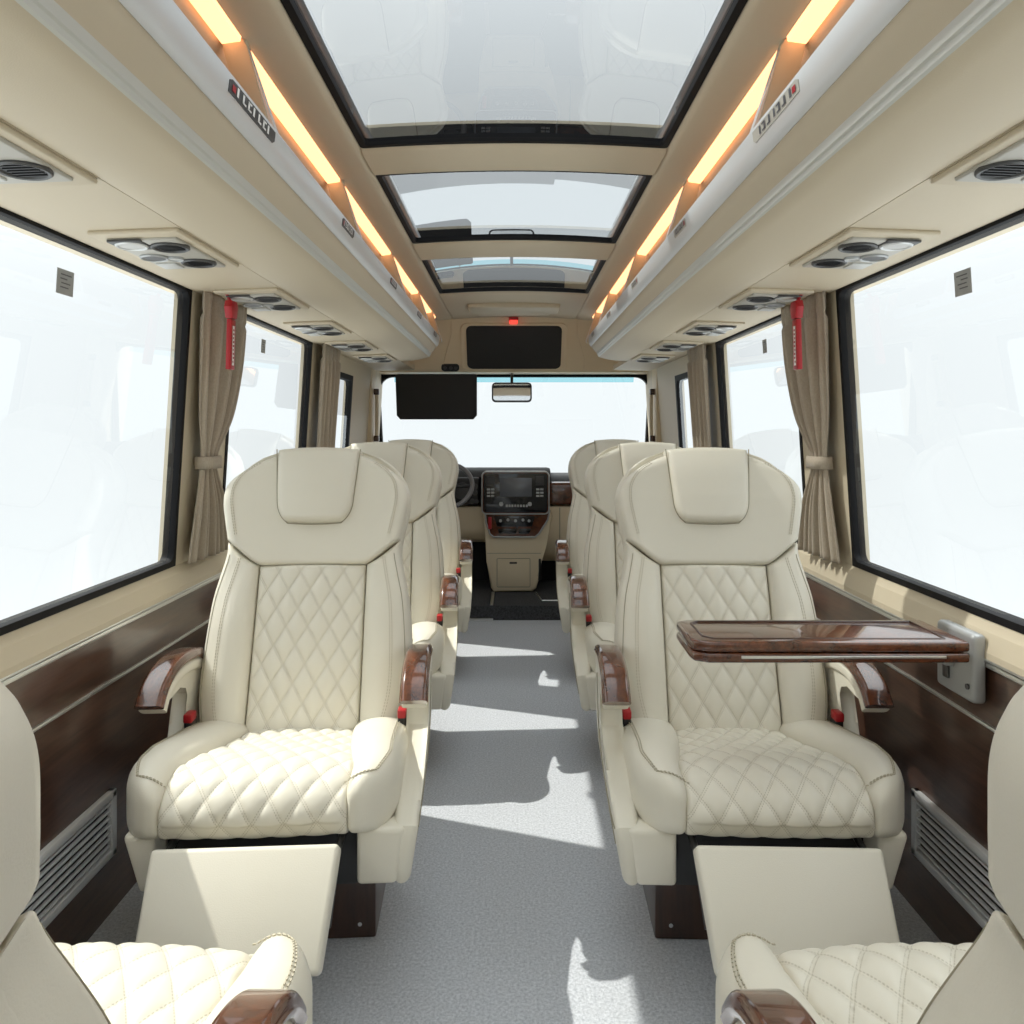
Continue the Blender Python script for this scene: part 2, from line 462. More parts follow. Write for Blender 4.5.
# front: header, windscreen
bm = bmesh.new()
def hy(z): return 5.0+.22*(ZC-z)/(ZC-1.58)
HZ = 1.578
prism(bm, [(hy(ZC+.03), ZC+.03), (hy(1.62), 1.62), (hy(1.595), 1.59), (5.24, HZ), (5.40, HZ), (5.40, ZC+.09), (5.0, ZC+.09)], -1.05, 1.05, 'x')
for s in (-1, 1):
    # raised seams flanking the screen
    pts = [(s*.37, hy(1.615)-.001, 1.615), (s*.42, hy(1.66)-.001, 1.66), (s*.455, hy(1.74)-.001, 1.74), (s*.47, hy(1.82)-.001, 1.82), (s*.50, hy(1.93)-.001, 1.93)]
    pts = [(s*(.46+.03), hy(1.60)-.001, 1.60), (s*.495, hy(1.66)-.001, 1.66), (s*.47, hy(1.74)-.001, 1.74), (s*.435, hy(1.84)-.001, 1.84), (s*.425, hy(1.95)-.001, 1.95)]
    tube(bm, smooth_tab(pts), .004, 6)
# A pillars
for s in (-1, 1):
    prism(bm, [(s*.985, 5.22), (s*.972, 5.20), (s*.95, 5.05), (s*.95, 4.9), (s*1.05, 4.9), (s*1.05, 5.7), (s*1.0, 5.4)], .75, HZ+.02, 'z')
tag(link('wall_front', bm, 'cream_lit', angle=35), 'cream header panel and pillars framing the windscreen', 'wall', kind='structure')
ws = thing('window_11', (0, 0, 0), 'wide front windscreen with blue tinted top edge', 'windscreen', kind='structure')
def wsp(x, z): return Vector((x, 5.27+(HZ-z)*.30, z))
bm = bmesh.new()
def wl(ins, d):
    out = []
    for a, b_ in rrect(1.975-2*ins, .84-2*ins, .11-ins*.5, 8):
        p = wsp(a, HZ-.42+b_); p.y += d; out.append(p)
    return out
Ls = [wl(-.03, .02), wl(-.03, -.01), wl(.018, -.01), wl(.02, .02)]
R = [[bm.verts.new(p) for p in L] for L in Ls]; n = len(R[0])
for A, B in zip(R, R[1:]):
    for k in range(n): bm.faces.new((A[k], A[(k+1) % n], B[(k+1) % n], B[k]))
link('window_frame', bm, 'rubber', ws)
bm = bmesh.new(); bm.faces.new([bm.verts.new(p) for p in wl(.01, .008)]); link('pane', bm, 'glass', ws, smooth=False)
bm = bmesh.new(); bm.faces.new([bm.verts.new(p) for p in [wsp(-.86, HZ-.018), wsp(.86, HZ-.018), wsp(.86, HZ-.055), wsp(-.86, HZ-.055)]]); link('sun_band', bm, 'blueband', ws, smooth=False)
bm = bmesh.new()
prism(bm, [(-1.05, 5.34), (1.05, 5.34), (1.05, 5.75), (-1.05, 5.75)], .0, .72, 'z')
tag(link('wall_front', bm, 'charcoal', smooth=False), 'dark bulkhead below the windscreen behind the dashboard', 'wall', kind='structure')

# ------------------------------------------------------------------ luggage racks
RY0, RY1 = YB+.02, 4.62
PROF = [(.69, .42), (.655, .419), (.62, .421), (.585, .426), (.55, .434), (.515, .444)]
def rack_end(y):
    """how far the section shrinks towards its upper outer corner near the rounded front end"""
    d = (RY1+.12-y)/.32
    return 1.0 if d >= 1 else sqrt(max(0, 1-(1-max(0, d))**2))
def rack_sections(s, pts, y0=RY0, y1=RY1+.12):
    ys = [y0, 0, 1, 2, 3, 4, y1-.32] + [y1-.32*(1-sin(k*pi/2/10)) for k in range(1, 11)]
    ox, oz = .70, .56
    g = []
    for y in ys:
        k = .04+.96*rack_end(y)
        g.append([(s*(ox+(x-ox)*k), y, EYE+oz+(z-oz)*(.12+.88*k)) for x, z in pts])
    return g
def closed_sheet(bm, g):
    V = [[bm.verts.new(p) for p in row] for row in g]; n = len(V[0])
    for A, B in zip(V, V[1:]):
        for k in range(n): bm.faces.new((A[k], A[(k+1) % n], B[(k+1) % n], B[k]))
    bm.faces.new(V[0]); bm.faces.new(V[-1][::-1])
BRK = [1.41, 2.20, 3.10, 3.98, 4.62]
for s, nm in ((-1, 'left'), (1, 'right')):
    root = thing('luggage_rack', (0, 0, 0), f'long cream overhead luggage rack above the {nm} windows', 'luggage rack', 'overhead racks')
    body = PROF + [(.502, .466), (.49, .478), (.478, .493), (.468, .508), (.475, .545), (.49, .54), (.50, .50), (.56, .47), (.72, .465), (.72, .43)]
    bm = bmesh.new(); closed_sheet(bm, rack_sections(s, body)); link('rack_shell', bm, 'soffit', root, angle=50)
    bm = bmesh.new(); closed_sheet(bm, rack_sections(s, [(.5155, .4435), (.511, .446), (.5085, .4525), (.505, .455), (.501, .465), (.5005, .4675), (.504, .4685), (.518, .448)]))
    link('chrome_strip', bm, 'strip', root, angle=30)
    bm = bmesh.new(); closed_sheet(bm, rack_sections(s, [(.4665, .507), (.458, .515), (.4515, .535), (.4485, .558), (.450, .567), (.456, .570), (.462, .568), (.470, .545), (.475, .512)]))
    link('front_rail', bm, 'silver', root, angle=50)
    for y in BRK + ([] if 1 else []):
        bm = bmesh.new()
        prism(bm, [(s*.4535, EYE+.55), (s*.5125, ZC-.012), (s*.5105, ZC+.002), (s*.5585, ZC+.001), (s*.545, ZC-.05), (s*.507, EYE+.53)], y-.012, y+.012, 'y', .004)
        link('bracket', bm, 'cream', root)
        bm = bmesh.new()
        prism(bm, [(s*.4505, EYE+.56), (s*.508, ZC-.014), (s*.513, ZC-.012), (s*.456, EYE+.55)], y-.011, y+.011, 'y')
        bp = link('bracket_trim', bm, 'silver', root)
    for bi, y in enumerate((1.28, 2.0, 2.75, 3.5, 4.2)):
        k = 1 if bi == 0 else .62
        bm = bmesh.new()
        a0, a1 = y-.12*k, y+.10*k
        def rp(yy, f, off=0):      # point on the rail's face, f 0..1 from lower edge up
            x = .458+(.4515-.458)*f/.465 if f < .465 else .4515-.003*(f-.465)/.535; z = .515+(.535-.515)*f/.465 if f < .465 else .535+.023*(f-.465)/.535
            return (s*(x-.0012-off), yy, EYE+z)
        A = [rp(a0, .47), rp(a1-.01, .47), rp(a1, .60), rp(a1, 1.0), rp(a0+.01, 1.0), rp(a0, .9)]
        B = [rp(yy, 0) for yy in ()]
        vA = [bm.verts.new(p) for p in A]; vB = [bm.verts.new((p[0]+s*.004, p[1], p[2])) for p in A]
        bm.faces.new(vA); bm.faces.new(vB[::-1])
        for q in range(len(vA)): bm.faces.new((vA[q], vA[(q+1) % len(vA)], vB[(q+1) % len(vA)], vB[q]))
        bd = link('badge', bm, 'plate' if s > 0 else 'ring', root, smooth=False)
        bm = bmesh.new()
        for q in range(7):
            yy = a0+.03*k+(a1-a0-.05*k)*q/7
            for f0, f1 in ((.58, .92), (.58, .66), (.84, .92))[0:1+(q % 3)]:
                w_ = .008*k if f1-f0 > .3 else .017*k
                vs = [bm.verts.new(p) for p in (rp(yy, f0, .001), rp(yy+w_, f0, .001), rp(yy+w_, f1, .001), rp(yy, f1, .001))]; bm.faces.new(vs)
        link('badge_print', bm, 'ink' if s > 0 else 'white', bd, smooth=False)
        bm = bmesh.new(); bm.faces.new([bm.verts.new(p) for p in (rp(a0+.01*k, .60, .0013), rp(a0+.024*k, .60, .0013), rp(a0+.024*k, .84, .0013), rp(a0+.01*k, .84, .0013))]); link('badge_mark', bm, 'red', bd, smooth=False)
    # soffit board carrying the lamp consoles
    bm = bmesh.new()
    prism(bm, [(s*.94, EYE+.41), (s*.692, EYE+.4195), (s*.692, EYE+.45), (s*.97, EYE+.45), (s*.97, EYE+.416)], YB, 5.12, 'y')
    tag(link('trim_7' if s < 0 else 'trim_8', bm, 'soffit', smooth=False), f'cream soffit board over the {nm} windows', 'soffit', kind='structure')
    # warm strip lights tucked behind the headliner edge
    lt = thing('strip_light', (0, 0, 0), f'warm glowing strip light above the {nm} luggage rack', 'strip light', 'warm strip lights')
    ends = [YB+.05, -.1, .65] + BRK + [4.86]
    for y0, y1 in zip(ends, ends[1:]):
        bm = bmesh.new()
        prism(bm, [(s*.516, ZC+.003), (s*.518, ZC-.007), (s*.553, ZC-.012), (s*.556, ZC+.001)], y0+.018, y1-.018, 'y')
        link('lamp_tube', bm, 'led', lt, smooth=False)

# ------------------------------------------------------------------ overhead lamp consoles
def zsof(x): return EYE+.41+(.94-abs(x))/(.94-.692)*.0095
def make_console(s):
    """plate centred on its own origin, hanging just under the soffit"""
    root = thing('overhead_console', (s*.79, 1.70, zsof(.79)), '', 'overhead console', 'overhead lamp consoles')
    root.rotation_euler = (0, s*math.atan2(.0095, .248), 0)
    bm = bmesh.new(); rbox(bm, (0, 0, -.004), (.19, .34, .011), .005, (1, 1, 1), 3); link('panel', bm, 'soffit', root)
    bm = bmesh.new(); rbox(bm, (s*.0, -.0, -.0105), (.15, .27, .010), .0045, (1, 1, 1), 3); link('inset_plate', bm, 'plate', root)
    def disc(x, y, r, mat, nm, face, ring='ring'):
        bm = bmesh.new(); n = 28
        prof = [(r, -.014), (r, -.0185), (r*.92, -.021), (r*.82, -.020), (r*.76, -.0165)]
        rows = [[bm.verts.new((s*x+a*cos(2*pi*k/n), y+a*sin(2*pi*k/n), z)) for k in range(n)] for a, z in prof]
        for A, B in zip(rows, rows[1:]):
            for k in range(n): bm.faces.new((A[k], A[(k+1) % n], B[(k+1) % n], B[k]))
        o = link(nm, bm, ring, root)
        bm = bmesh.new(); cyl(bm, (s*x, y, -.0185 if face != 'black' else -.017), r*.80, .002, (0, 0, 1), n)
        if face == 'black':
            for k in range(-2, 3): box(bm, (s*x-r*.62, y+k*r*.27-.0012, -.019), (s*x+r*.62, y+k*r*.27+.0012, -.0165))
        link('vent_louvre' if face == 'black' else 'lens', bm, face, o)
    bm = bmesh.new(); box(bm, (s*.035-.036, -.105-.036, -.018), (s*.035+.036, -.105+.036, -.012), .003); bz = link('lamp_bezel', bm, 'ring', root)
    disc(.035, -.105, .033, 'x', 'reading_lamp', 'lens', 'silver')
    disc(-.036, -.078, .040, 'x', 'air_vent', 'black')
    disc(-.034, .072, .040, 'x', 'air_vent', 'black')
    disc(.040, .005, .031, 'x', 'speaker', 'ring', 'greymetal')
    disc(-.002, .020, .018, 'x', 'button', 'lens', 'greymetal')
    bm = bmesh.new(); rbox(bm, (s*.042, .088, -.0165), (.048, .05, .006), .0025, (1, 1, 1), 2); link('lamp_cover', bm, 'lens', root)
    return root
cys = [1.06, 1.69, 2.33, 2.98, 3.6, 4.2]
ordn = ['nearest the camera', 'second from the camera', 'third from the camera', 'fourth from the camera', 'fifth from the camera', 'furthest forward']
for s, nm in ((-1, 'left'), (1, 'right')):
    proto = make_console(s)
    for i, y in enumerate(cys):
        o = proto if i == 0 else copy_tree(proto)
        o.location.y = y
        o['label'] = f'lamp and air vent console under the {nm} soffit, {ordn[i]}'

# ------------------------------------------------------------------ seats
AR = radians(19)
BO = (.425, .36)
def BP(u, v, w):
    return Vector((u, BO[0]+v*sin(AR)-w*cos(AR), BO[1]+v*cos(AR)+w*sin(AR)))
OUT = smooth_tab([(0, .245), (.08, .268), (.155, .277), (.27, .273), (.365, .264), (.43, .250), (.49, .238), (.53, .239), (.58, .249), (.64, .259), (.69, .254), (.73, .234), (.76, .205), (.785, .165), (.80, .12)])
def fo(v): return interp(OUT, v)
def bev_drop(d, R):
    if d >= R: return 0
    k = 1-max(0, d)/R
    return R*(1-sqrt(max(0, 1-k*k)))
def frange(n, e=.55):
    """0..1, denser near both ends"""
    out = []
    for i in range(n+1):
        x = i/n; c = .5-.5*cos(pi*x); out.append(x*(1-e)+c*e)
    return out
def bpatch(bm, xl, xr, vb, vt, base, R=.018, ns=24, nv=40, depth=.05, quilt=None, e=.6):
    """upholstered patch on the backrest; xl/xr(v), vb/vt(s)"""
    sv = [0]+frange(ns, e)+[1]; tv = [0]+frange(nv, e)+[1]
    G = []; UVs = []
    for j, t_ in enumerate(tv):
        row = []; ur = []
        for i, s_ in enumerate(sv):
            v = vb(s_)+(vt(s_)-vb(s_))*t_
            a, b_ = xl(v), xr(v); u = a+(b_-a)*s_
            d = min(s_*(b_-a), (1-s_)*(b_-a)); d2 = min(t_, 1-t_)*(vt(s_)-vb(s_))
            k1 = bev_drop(d, R); k2 = bev_drop(d2, R)
            w = base(u, v)-min(R, sqrt(k1*k1+k2*k2))
            if quilt and d > 0 and d2 > 0:
                aa, bb = u/quilt[0]+v/quilt[1], u/quilt[0]-v/quilt[1]
                w += quilt[2]*((abs(sin(pi*aa))*abs(sin(pi*bb)))**.36-.55)*min(1, d/.012)*min(1, d2/.012)
            if i in (0, len(sv)-1) or j in (0, len(tv)-1): w = base(u, v)-depth
            row.append(BP(u, v, w)); ur.append((u, v))
        G.append(row); UVs.append(ur)
    V, F = sheet(bm, G)
    if quilt:
        lay = bm.loops.layers.uv.new('UVMap')
        mp = {}
        for r_, ru in zip(V, UVs):
            for vv, (u, v) in zip(r_, ru): mp[vv] = (u/quilt[0]+v/quilt[1]+10, u/quilt[0]-v/quilt[1]+10)
        for f in F:
            for l in f.loops: l[lay].uv = mp[l.vert]
def headbase(u, v):
    return .030+.022*(abs(u)/.26)**2.2+.012*min(1, max(0, (v-.45)/.2))
def hb_bottom(u):
    a = abs(u)
    return .462 if a < .14 else .462+.072*((a-.14)/.10)**1.3
def seat_parts(root, so):
    # ---------- backrest shell
    bm = bmesh.new()
    vs = [i*.8/44 for i in range(45)]
    n = 40; G = []
    for v in vs:
        f = fo(v)+.0035; row = []
        thick = .055
        for k in range(n):
            a = 2*pi*k/n; cx, cy = cos(a), sin(a)
            ex = math.copysign(abs(cx)**.30, cx); ey = math.copysign(abs(cy)**.55, cy)
            row.append(BP(f*ex, v, -.045+thick*ey*(1 if ey < 0 else .72+.43*min(1, max(0, (abs(ex)-.88)/.09)))))
        G.append(row)
    V = [[bm.verts.new(p) for p in r_] for r_ in G]
    for A, B in zip(V, V[1:]):
        for k in range(n): bm.faces.new((A[k], A[(k+1) % n], B[(k+1) % n], B[k]))
    bm.faces.new(V[0]); bm.faces.new(V[-1][::-1])
    shell = link('backrest', bm, 'leather', root, angle=60)
    # ---------- quilted centre
    bm = bmesh.new()
    bpatch(bm, lambda v: -.147, lambda v: .147, lambda s_: .015, lambda s_: .462, lambda u, v: .018+.012*(1-(u/.15)**2), .010, 96, 140, .03, (.0588, .098, .0075), 0.0)
    link('backrest_panel', bm, 'quilt', root, angle=180)
    # ---------- bolsters
    for s in (-1, 1):
        bm = bmesh.new()
        def xa(v): return .149
        def vtop(s_): return hb_bottom(.149+(.236-.149)*s_)-.002
        def bb(u, v):
            k = (abs(u)-.149)/.12
            f_ = min(1, max(0, (v-.28)/.22)); f_ = f_*f_*(3-2*f_)
            return .020+.034*sin(pi*min(1, max(0, k*.8+.15)))*(1-.85*f_)+.010*f_
        if s > 0: bpatch(bm, xa, lambda v: fo(v)+.002, lambda s_: .005, vtop, bb, .022, 22, 60, .06)
        else: bpatch(bm, lambda v: -fo(v)-.002, lambda v: -xa(v), lambda s_: .005, lambda s_: vtop(1-s_), bb, .022, 22, 60, .06)
        bo = link('backrest_bolster', bm, 'leather', root, angle=70)
        bm = bmesh.new()
        for du in (.050, .056):
            P = []
            for i in range(60):
                v = .03+.455*i/59; u = min(fo(v), .30)-du+.012*(v/.5)
                P.append(BP(s*u, v, bb(u, v)+.0004))
            dashes(bm, P, .0010)
        link('stitching', bm, 'stitch', bo)
        bm = bmesh.new()
        P = [BP(s*(fo(.02+.47*i/50)-.012), .02+.47*i/50, bb(fo(.02+.47*i/50)-.012, .02+.47*i/50)-bev_drop(.014, .022)+.0006) for i in range(51)]
        tube(bm, P, .0012, 5)
        link('seam', bm, 'seam_shade', bo)
    # ---------- head section
    bm = bmesh.new()
    sv = frange(56, .5); nv = 44
    G = []
    vt_max = .795
    rows = [0]+frange(nv, .5)+[1]
    for j, t_ in enumerate(rows):
        row = []
        for i, s_ in enumerate([0]+sv+[1]):
            # polar-ish map: u target at mid height, top boundary follows the outline
            q = 2*s_-1
            u0 = q*.247
            vb = hb_bottom(u0*.97)
            vtop = .797-.012*abs(q)**2-.10*abs(q)**6
            v = vb+(vtop-vb)*t_
            f = fo(v); u = q*f
            dS = (1-abs(q))*f; dT = (vtop-v); dB = v-vb
            k1 = bev_drop(dS, .036)*.8; k2 = bev_drop(dT, .045)*.9; k3 = bev_drop(dB, .012)
            w = headbase(u, v)-min(.05, sqrt(k1*k1+k2*k2+k3*k3))
            if i in (0, len(sv)+1) or j in (0, len(rows)-1): w = -.04
            row.append(BP(u, v, w))
        G.append(row)
    sheet(bm, G)
    hs = link('head_section', bm, 'leather', root, angle=70)
    for s in (-1, 1):
        bm = bmesh.new()
        for du in (.027, .0325):
            O = [(fo(.535+.25*i/80), .535+.25*i/80) for i in range(81)]; P = []
            for i in range(1, 80):
                tu, tv_ = O[i+1][0]-O[i-1][0], O[i+1][1]-O[i-1][1]; q = sqrt(tu*tu+tv_*tv_)
                u, v = O[i][0]-tv_/q*du, O[i][1]+tu/q*du
                if u < .135: break
                f = fo(v); k1 = bev_drop(f-u, .036)*.8; vtop = .797-.012*(u/f)**2-.10*(u/f)**6
                k2 = bev_drop(vtop-v, .045)*.9
                P.append(BP(s*u, v, headbase(u, v)-min(.05, sqrt(k1*k1+k2*k2))+.0012))
            dashes(bm, P, .0010)
        link('stitching', bm, 'stitch', hs)
    # ---------- headrest pad
    bm = bmesh.new()
    def hw(v):
        k = max(0, min(1, (v-.575)/.229))
        base = .100+.020*k
        c = max(0, 1-(v-.575)/.06)
        return base-.040*(1-sqrt(max(0, 1-c*c)))
    def padbase(u, v): return headbase(0, v)+.019+.012*(1-(u/.12)**2)-.018*max(0, (v-.70)/.1)**2
    bpatch(bm, lambda v: -hw(v), lambda v: hw(v), lambda s_: .580-.004*(1-(2*s_-1)**2), lambda s_: .800-.005*(2*s_-1)**2, padbase, .018, 40, 44, .07)
    hd = link('headrest', bm, 'leather', root, angle=70)
    bm = bmesh.new()
    vs_ = [.792-.205*i/40 for i in range(41)]
    P = [(hw(v)+.0008, v) for v in vs_]; P += [(hw(.587)*(1-2*i/16), .577-.004*sin(pi*i/16)) for i in range(1, 16)]; P += [(-a, v) for a, v in reversed(P[:41])]
    tube(bm, [BP(u, v, headbase(u, v)+.0008) for u, v in P], .0017, 5)  # dark bead drawn as the shade line around the pad
    link('seam', bm, 'seam_shade', hd)
    # ---------- cushion centre
    prof = smooth_tab([(.47, .388), (.38, .400), (.27, .422), (.17, .445), (.09, .456), (.04, .450), (.008, .430), (-.012, .400), (-.010, .372), (.002, .350), (.03, .342)])
    L = [0]
    for a, c in zip(prof, prof[1:]): L.append(L[-1]+sqrt((a[0]-c[0])**2+(a[1]-c[1])**2))
    def pp(l):
        for i in range(len(L)-1):
            if l <= L[i+1]+1e-9:
                k = (l-L[i])/(L[i+1]-L[i]); a, c = prof[i], prof[i+1]
                ty, tz = c[0]-a[0], c[1]-a[1]; q = sqrt(ty*ty+tz*tz)
                return a[0]+ty*k, a[1]+tz*k, (tz/q, -ty/q)
        return prof[-1][0], prof[-1][1], (0, -1)
    def cw(l): return .142+.050*min(1, max(0, l/.38))**1.5
    bm = bmesh.new(); NS, NL = 96, 150; G = []; UVm = []
    for j in range(NL+1):
        l = L[-1]*j/NL; y, z, nn = pp(l); row = []; ur = []
        hwid = cw(l)
        for i in range(NS+1):
            q = 2*i/NS-1; u = q*hwid; d = (1-abs(q))*hwid
            un = q*.168
            aa, bb2 = un/.056+l/.088, un/.056-l/.088
            off = .010*(1-q*q)-bev_drop(d, .016)
            off += .0085*((abs(sin(pi*aa))*abs(sin(pi*bb2)))**.36-.55)*min(1, d/.012)
            if nn[1] < -.2 and i not in (0, NS): off *= .3
            # outward normal of the profile
            ny, nz = nn
            if i in (0, NS): off -= .035
            row.append((u, y+ny*off*1.0, z+nz*off)); ur.append((aa+10, bb2+10))
        G.append(row); UVm.append(ur)
    V, F = sheet(bm, G)
    lay = bm.loops.layers.uv.new('UVMap'); mp = {}
    for r_, ru in zip(V, UVm):
        for vv, q in zip(r_, ru): mp[vv] = q
    for f in F:
        for l_ in f.loops: l_[lay].uv = mp[l_.vert]
    link('seat_cushion', bm, 'quilt', root, angle=180)
    # ---------- cushion bolsters
    for s in (-1, 1):
        def fn(p):
            x, y, z = p
            k = (x-.148)/(.288-.148)                      # 0 inner .. 1 outer
            yy = (y+.012)/.50                               # 0 front .. 1 back
            # plan: inner edge follows the centre panel, outer front corner rounded
            inner = cw(max(0, .46-y))-.008
            outer = .288-.036*max(0, 1-yy/.22)**2.2
            x2 = inner+(outer-inner)*k
            top = .392+.072*min(1, max(0, 1-yy)*1.5)**.8+.018*sin(pi*min(1, max(0, k)))
            if yy < .22: top -= .026*(1-yy/.22)**2.2
            zz = (z-.345)/(.47-.345)
            z2 = .345+(top-.345)*zz+(.012*(1-k) if zz > .5 else 0)*0
            y2 = y+.050*max(0, k-.35)**1.6*max(0, 1-yy/.35)
            return Vector((s*x2, y2, z2))
        bm = bmesh.new(); rbox(bm, (.218, .238, .4075), (.14, .50, .125), .032, (8, 22, 4), 5, fn)
        bo = link('seat_bolster', bm, 'leather', root, angle=80)
        # stitching rows by casting on the bolster's own shape
        bm = bmesh.new()
        for off in (0, .006):
            P = []
            for i in range(40):
                y = .42-.40*i/39
                x = .262-off-.018*max(0, 1-(y+.0)/.1)
                q = fn(Vector((x, y, .47)))
                P.append((q.x, q.y, q.z+.0017))
            for i in range(1, 16):
                x = (.262-off-.018)-(.262-.165)*i/15; y = .020-off*.5-.004*i/15
                q = fn(Vector((x, y, .47))); P.append((q.x, q.y-.0005, q.z+.0014))
            dashes(bm, P, .0014)
        link('stitching', bm, 'stitch', bo)
    # ---------- side panels and armrests
    poly = [(.012, .245), (.02, .232), (.10, .222), (.22, .240), (.36, .285), (.45, .35), (.505, .44), (.51, .53), (.49, .565), (.455, .579), (.36, .584), (.305, .573), (.262, .553), (.243, .531), (.258, .522), (.295, .534), (.335, .538), (.362, .52), (.365, .48), (.345, .435), (.28, .408), (.18, .398), (.08, .375), (.02, .352), (.012, .335)]
    slim = [(.36, .34), (.47, .34), (.51, .46), (.51, .55), (.49, .568), (.455, .579), (.36, .584), (.305, .573), (.262, .553), (.243, .531), (.258, .522), (.30, .538), (.36, .545), (.40, .53), (.415, .50), (.39, .43), (.36, .40)]
    for s in (-1, 1):
        bm = bmesh.new()
        if s != so:
            a, b_ = sorted((s*.280, s*.335)); prism(bm, poly, a, b_, 'x', .016, 4)
            for v_ in bm.verts:
                if abs(v_.co.x) > .3: v_.co.x -= s*.022*max(0, (.40-v_.co.z)/.17)**1.5
        else:
            prism(bm, slim, *sorted((s*.285, s*.322)), 'x', .010, 3)
        sp_ = link('side_panel', bm, 'leather', root, angle=35)
        bm = bmesh.new(); x0, x1 = (.205, .306) if s != so else (.205, .268)
        def taper(p): return Vector((p.x-(s*(.035 if s == so else .018)*(.35-p.z)/.115*max(0, (abs(p.x)-x0)/(x1-x0))), p.y, p.z))
        rbox(bm, (s*(x0+x1)/2, .055, .294), (x1-x0, .09, .118), .012, (2, 2, 2), 3, taper)
        link('lower_front', bm, 'leather', sp_)
        if s != so:
            xs = s*.3358
            for q in ([(.03, .345), (.12, .325), (.24, .335), (.34, .38), (.40, .45), (.43, .54)], [(.16, .24), (.22, .30), (.30, .36), (.36, .42)]):
                bm = bmesh.new(); tube(bm, [(xs-s*.022*max(0, (.40-z)/.17)**1.5, y, z) for y, z in smooth_tab(q)], .0014, 5); link('seam', bm, 'seam_shade', sp_)
        path = smooth_tab([(.49, .574), (.44, .585), (.37, .591), (.31, .583), (.262, .561), (.234, .528)])
        nr = []
        for i in range(len(path)):
            p, q = path[max(0, i-1)], path[min(len(path)-1, i+1)]
            d = Vector((0, q[0]-p[0], q[1]-p[1])).normalized(); nn = Vector((0, d.z, -d.y))
            nr.append(nn if nn.z > 0 or nn.y < 0 else -nn)
        xc = s*.306
        pad = bmesh.new()
        sweep(pad, [(xc, y, z-.0) for y, z in path], nr, (1, 0, 0), [(a, b_-.018) for a, b_ in rrect(.060, .030, .010)])
        ar = link('armrest', pad, 'leather', root, angle=50)
        bm = bmesh.new()
        sec = [(a*(1 if b_ < 0 else .93), b_+.009) for a, b_ in rrect(.068, .027, .0125, 6)]
        sweep(bm, [(xc, y, z) for y, z in path], nr, (1, 0, 0), sec)
        # rounded nose
        link('wood_cap', bm, 'wood', ar, angle=55)
        bm = bmesh.new()
        box(bm, (s*.266-.010, .355, .39), (s*.266+.010, .395, .452), .004)
        bk = link('buckle', bm, 'black', root)
        bm = bmesh.new(); box(bm, (s*.266-.011, .352, .446), (s*.266+.011, .388, .468), .004); link('release_button', bm, 'red', bk)
    # ---------- underframe, pedestal
    link('seat_base', mk((-.203, .07, .20), (.203, .45, .345), .01), 'black', root)
    pd = link('pedestal', mk((-.222, .195, 0), (.222, .44, .232), .006), 'pedwood', root)
    bm = bmesh.new()
    for s in (-1, 1): cyl(bm, (s*.185, .195, .035), .005, -.003, (0, 1, 0), 12)
    link('screw', bm, 'chrome', pd)
def footrest(root, out):
    bm = bmesh.new()
    def fn(p):
        k = (.105-p.y)/.21                                  # 0 top .. 1 foot
        return Vector((p.x*(1-.08*k), p.y, p.z))
    rbox(bm, (0, 0, 0), (.365, .21, .048), .010, (2, 2, 1), 3, fn)
    o = link('footrest', bm, 'leather', root)
    for s in (-1, 1):
        bm = bmesh.new()
        tube(bm, [(s*.166, -.03, -.030), (s*.170, .10, -.036), (s*.172, .14, -.075)], .008, 8)
        link('hinge_arm', bm, 'steel', o)
    if out: o.location = (0, -.103, .266); o.rotation_euler = (radians(52), 0, 0)
    else: o.location = (0, .035, .235); o.rotation_euler = (radians(80), 0, 0)
    if out == 0:
        o.location = (0, .042, .222); o.rotation_euler = (radians(88), 0, 0)
    return o
protos = {}
for so in (-1, 1):
    protos[so] = thing('reclining_seat', (0, 0, 0), '', 'seat', 'cream reclining seats')
    seat_parts(protos[so], so)
fresh = {-1: True, 1: True}
rows = [(1.50, 0), (2.45, 0), (3.40, 0)]
lab = {(-1, 0): 'cream quilted leather seat with footrest out, in the sun by the left window',
       (-1, 1): 'cream leather seat second in the left row, sunlit on its aisle bolster',
       (-1, 2): 'cream leather seat furthest forward in the left row, near the steering wheel',
       (1, 0): 'cream quilted leather seat with footrest out, behind the folding wood table',
       (1, 1): 'cream leather seat second in the right row, behind the seat at the table',
       (1, 2): 'cream leather seat furthest forward in the right row, near the windscreen',
       (-1, 3): 'cream leather seat cut off by the lower left corner, seen from behind',
       (1, 3): 'cream leather seat cut off by the lower right corner, seen from behind'}
BACK = ('backrest', 'head_section', 'headrest')
for i in range(4):
    for s in (-1, 1):
        so = s if i < 3 else -s
        o = protos[so] if fresh[so] else copy_tree(protos[so])
        fresh[so] = False
        o['label'] = lab[(s, i)]
        if i < 3:
            th = radians(3.3) if s < 0 else radians(-1.8)
            o.location = (s*(.548 if s < 0 else .551)+.3*sin(th), rows[i][0], 0); o.rotation_euler = (0, 0, th)
        else:
            o.location = (s*.55, 1.06, 0); o.rotation_euler = (0, 0, pi+s*radians(1.7))
            rot = Matrix.Rotation(radians(-3), 4, 'X'); hp_ = Vector((0, .425, .36))
            for ch in o.children:
                if ch.name.startswith(BACK):
                    ch.rotation_euler = (radians(-3), 0, 0); ch.location = hp_-rot @ hp_+Vector((0, -.05, 0))
                if ch.name.startswith(('armrest', 'side_panel')): ch.location = (-s*.010, .012, 0)
seats = [o for o in C.objects if o.get('category') == 'seat']
for o in seats:
    footrest(o, 1 if o['label'].find('footrest out') > 0 else 0)

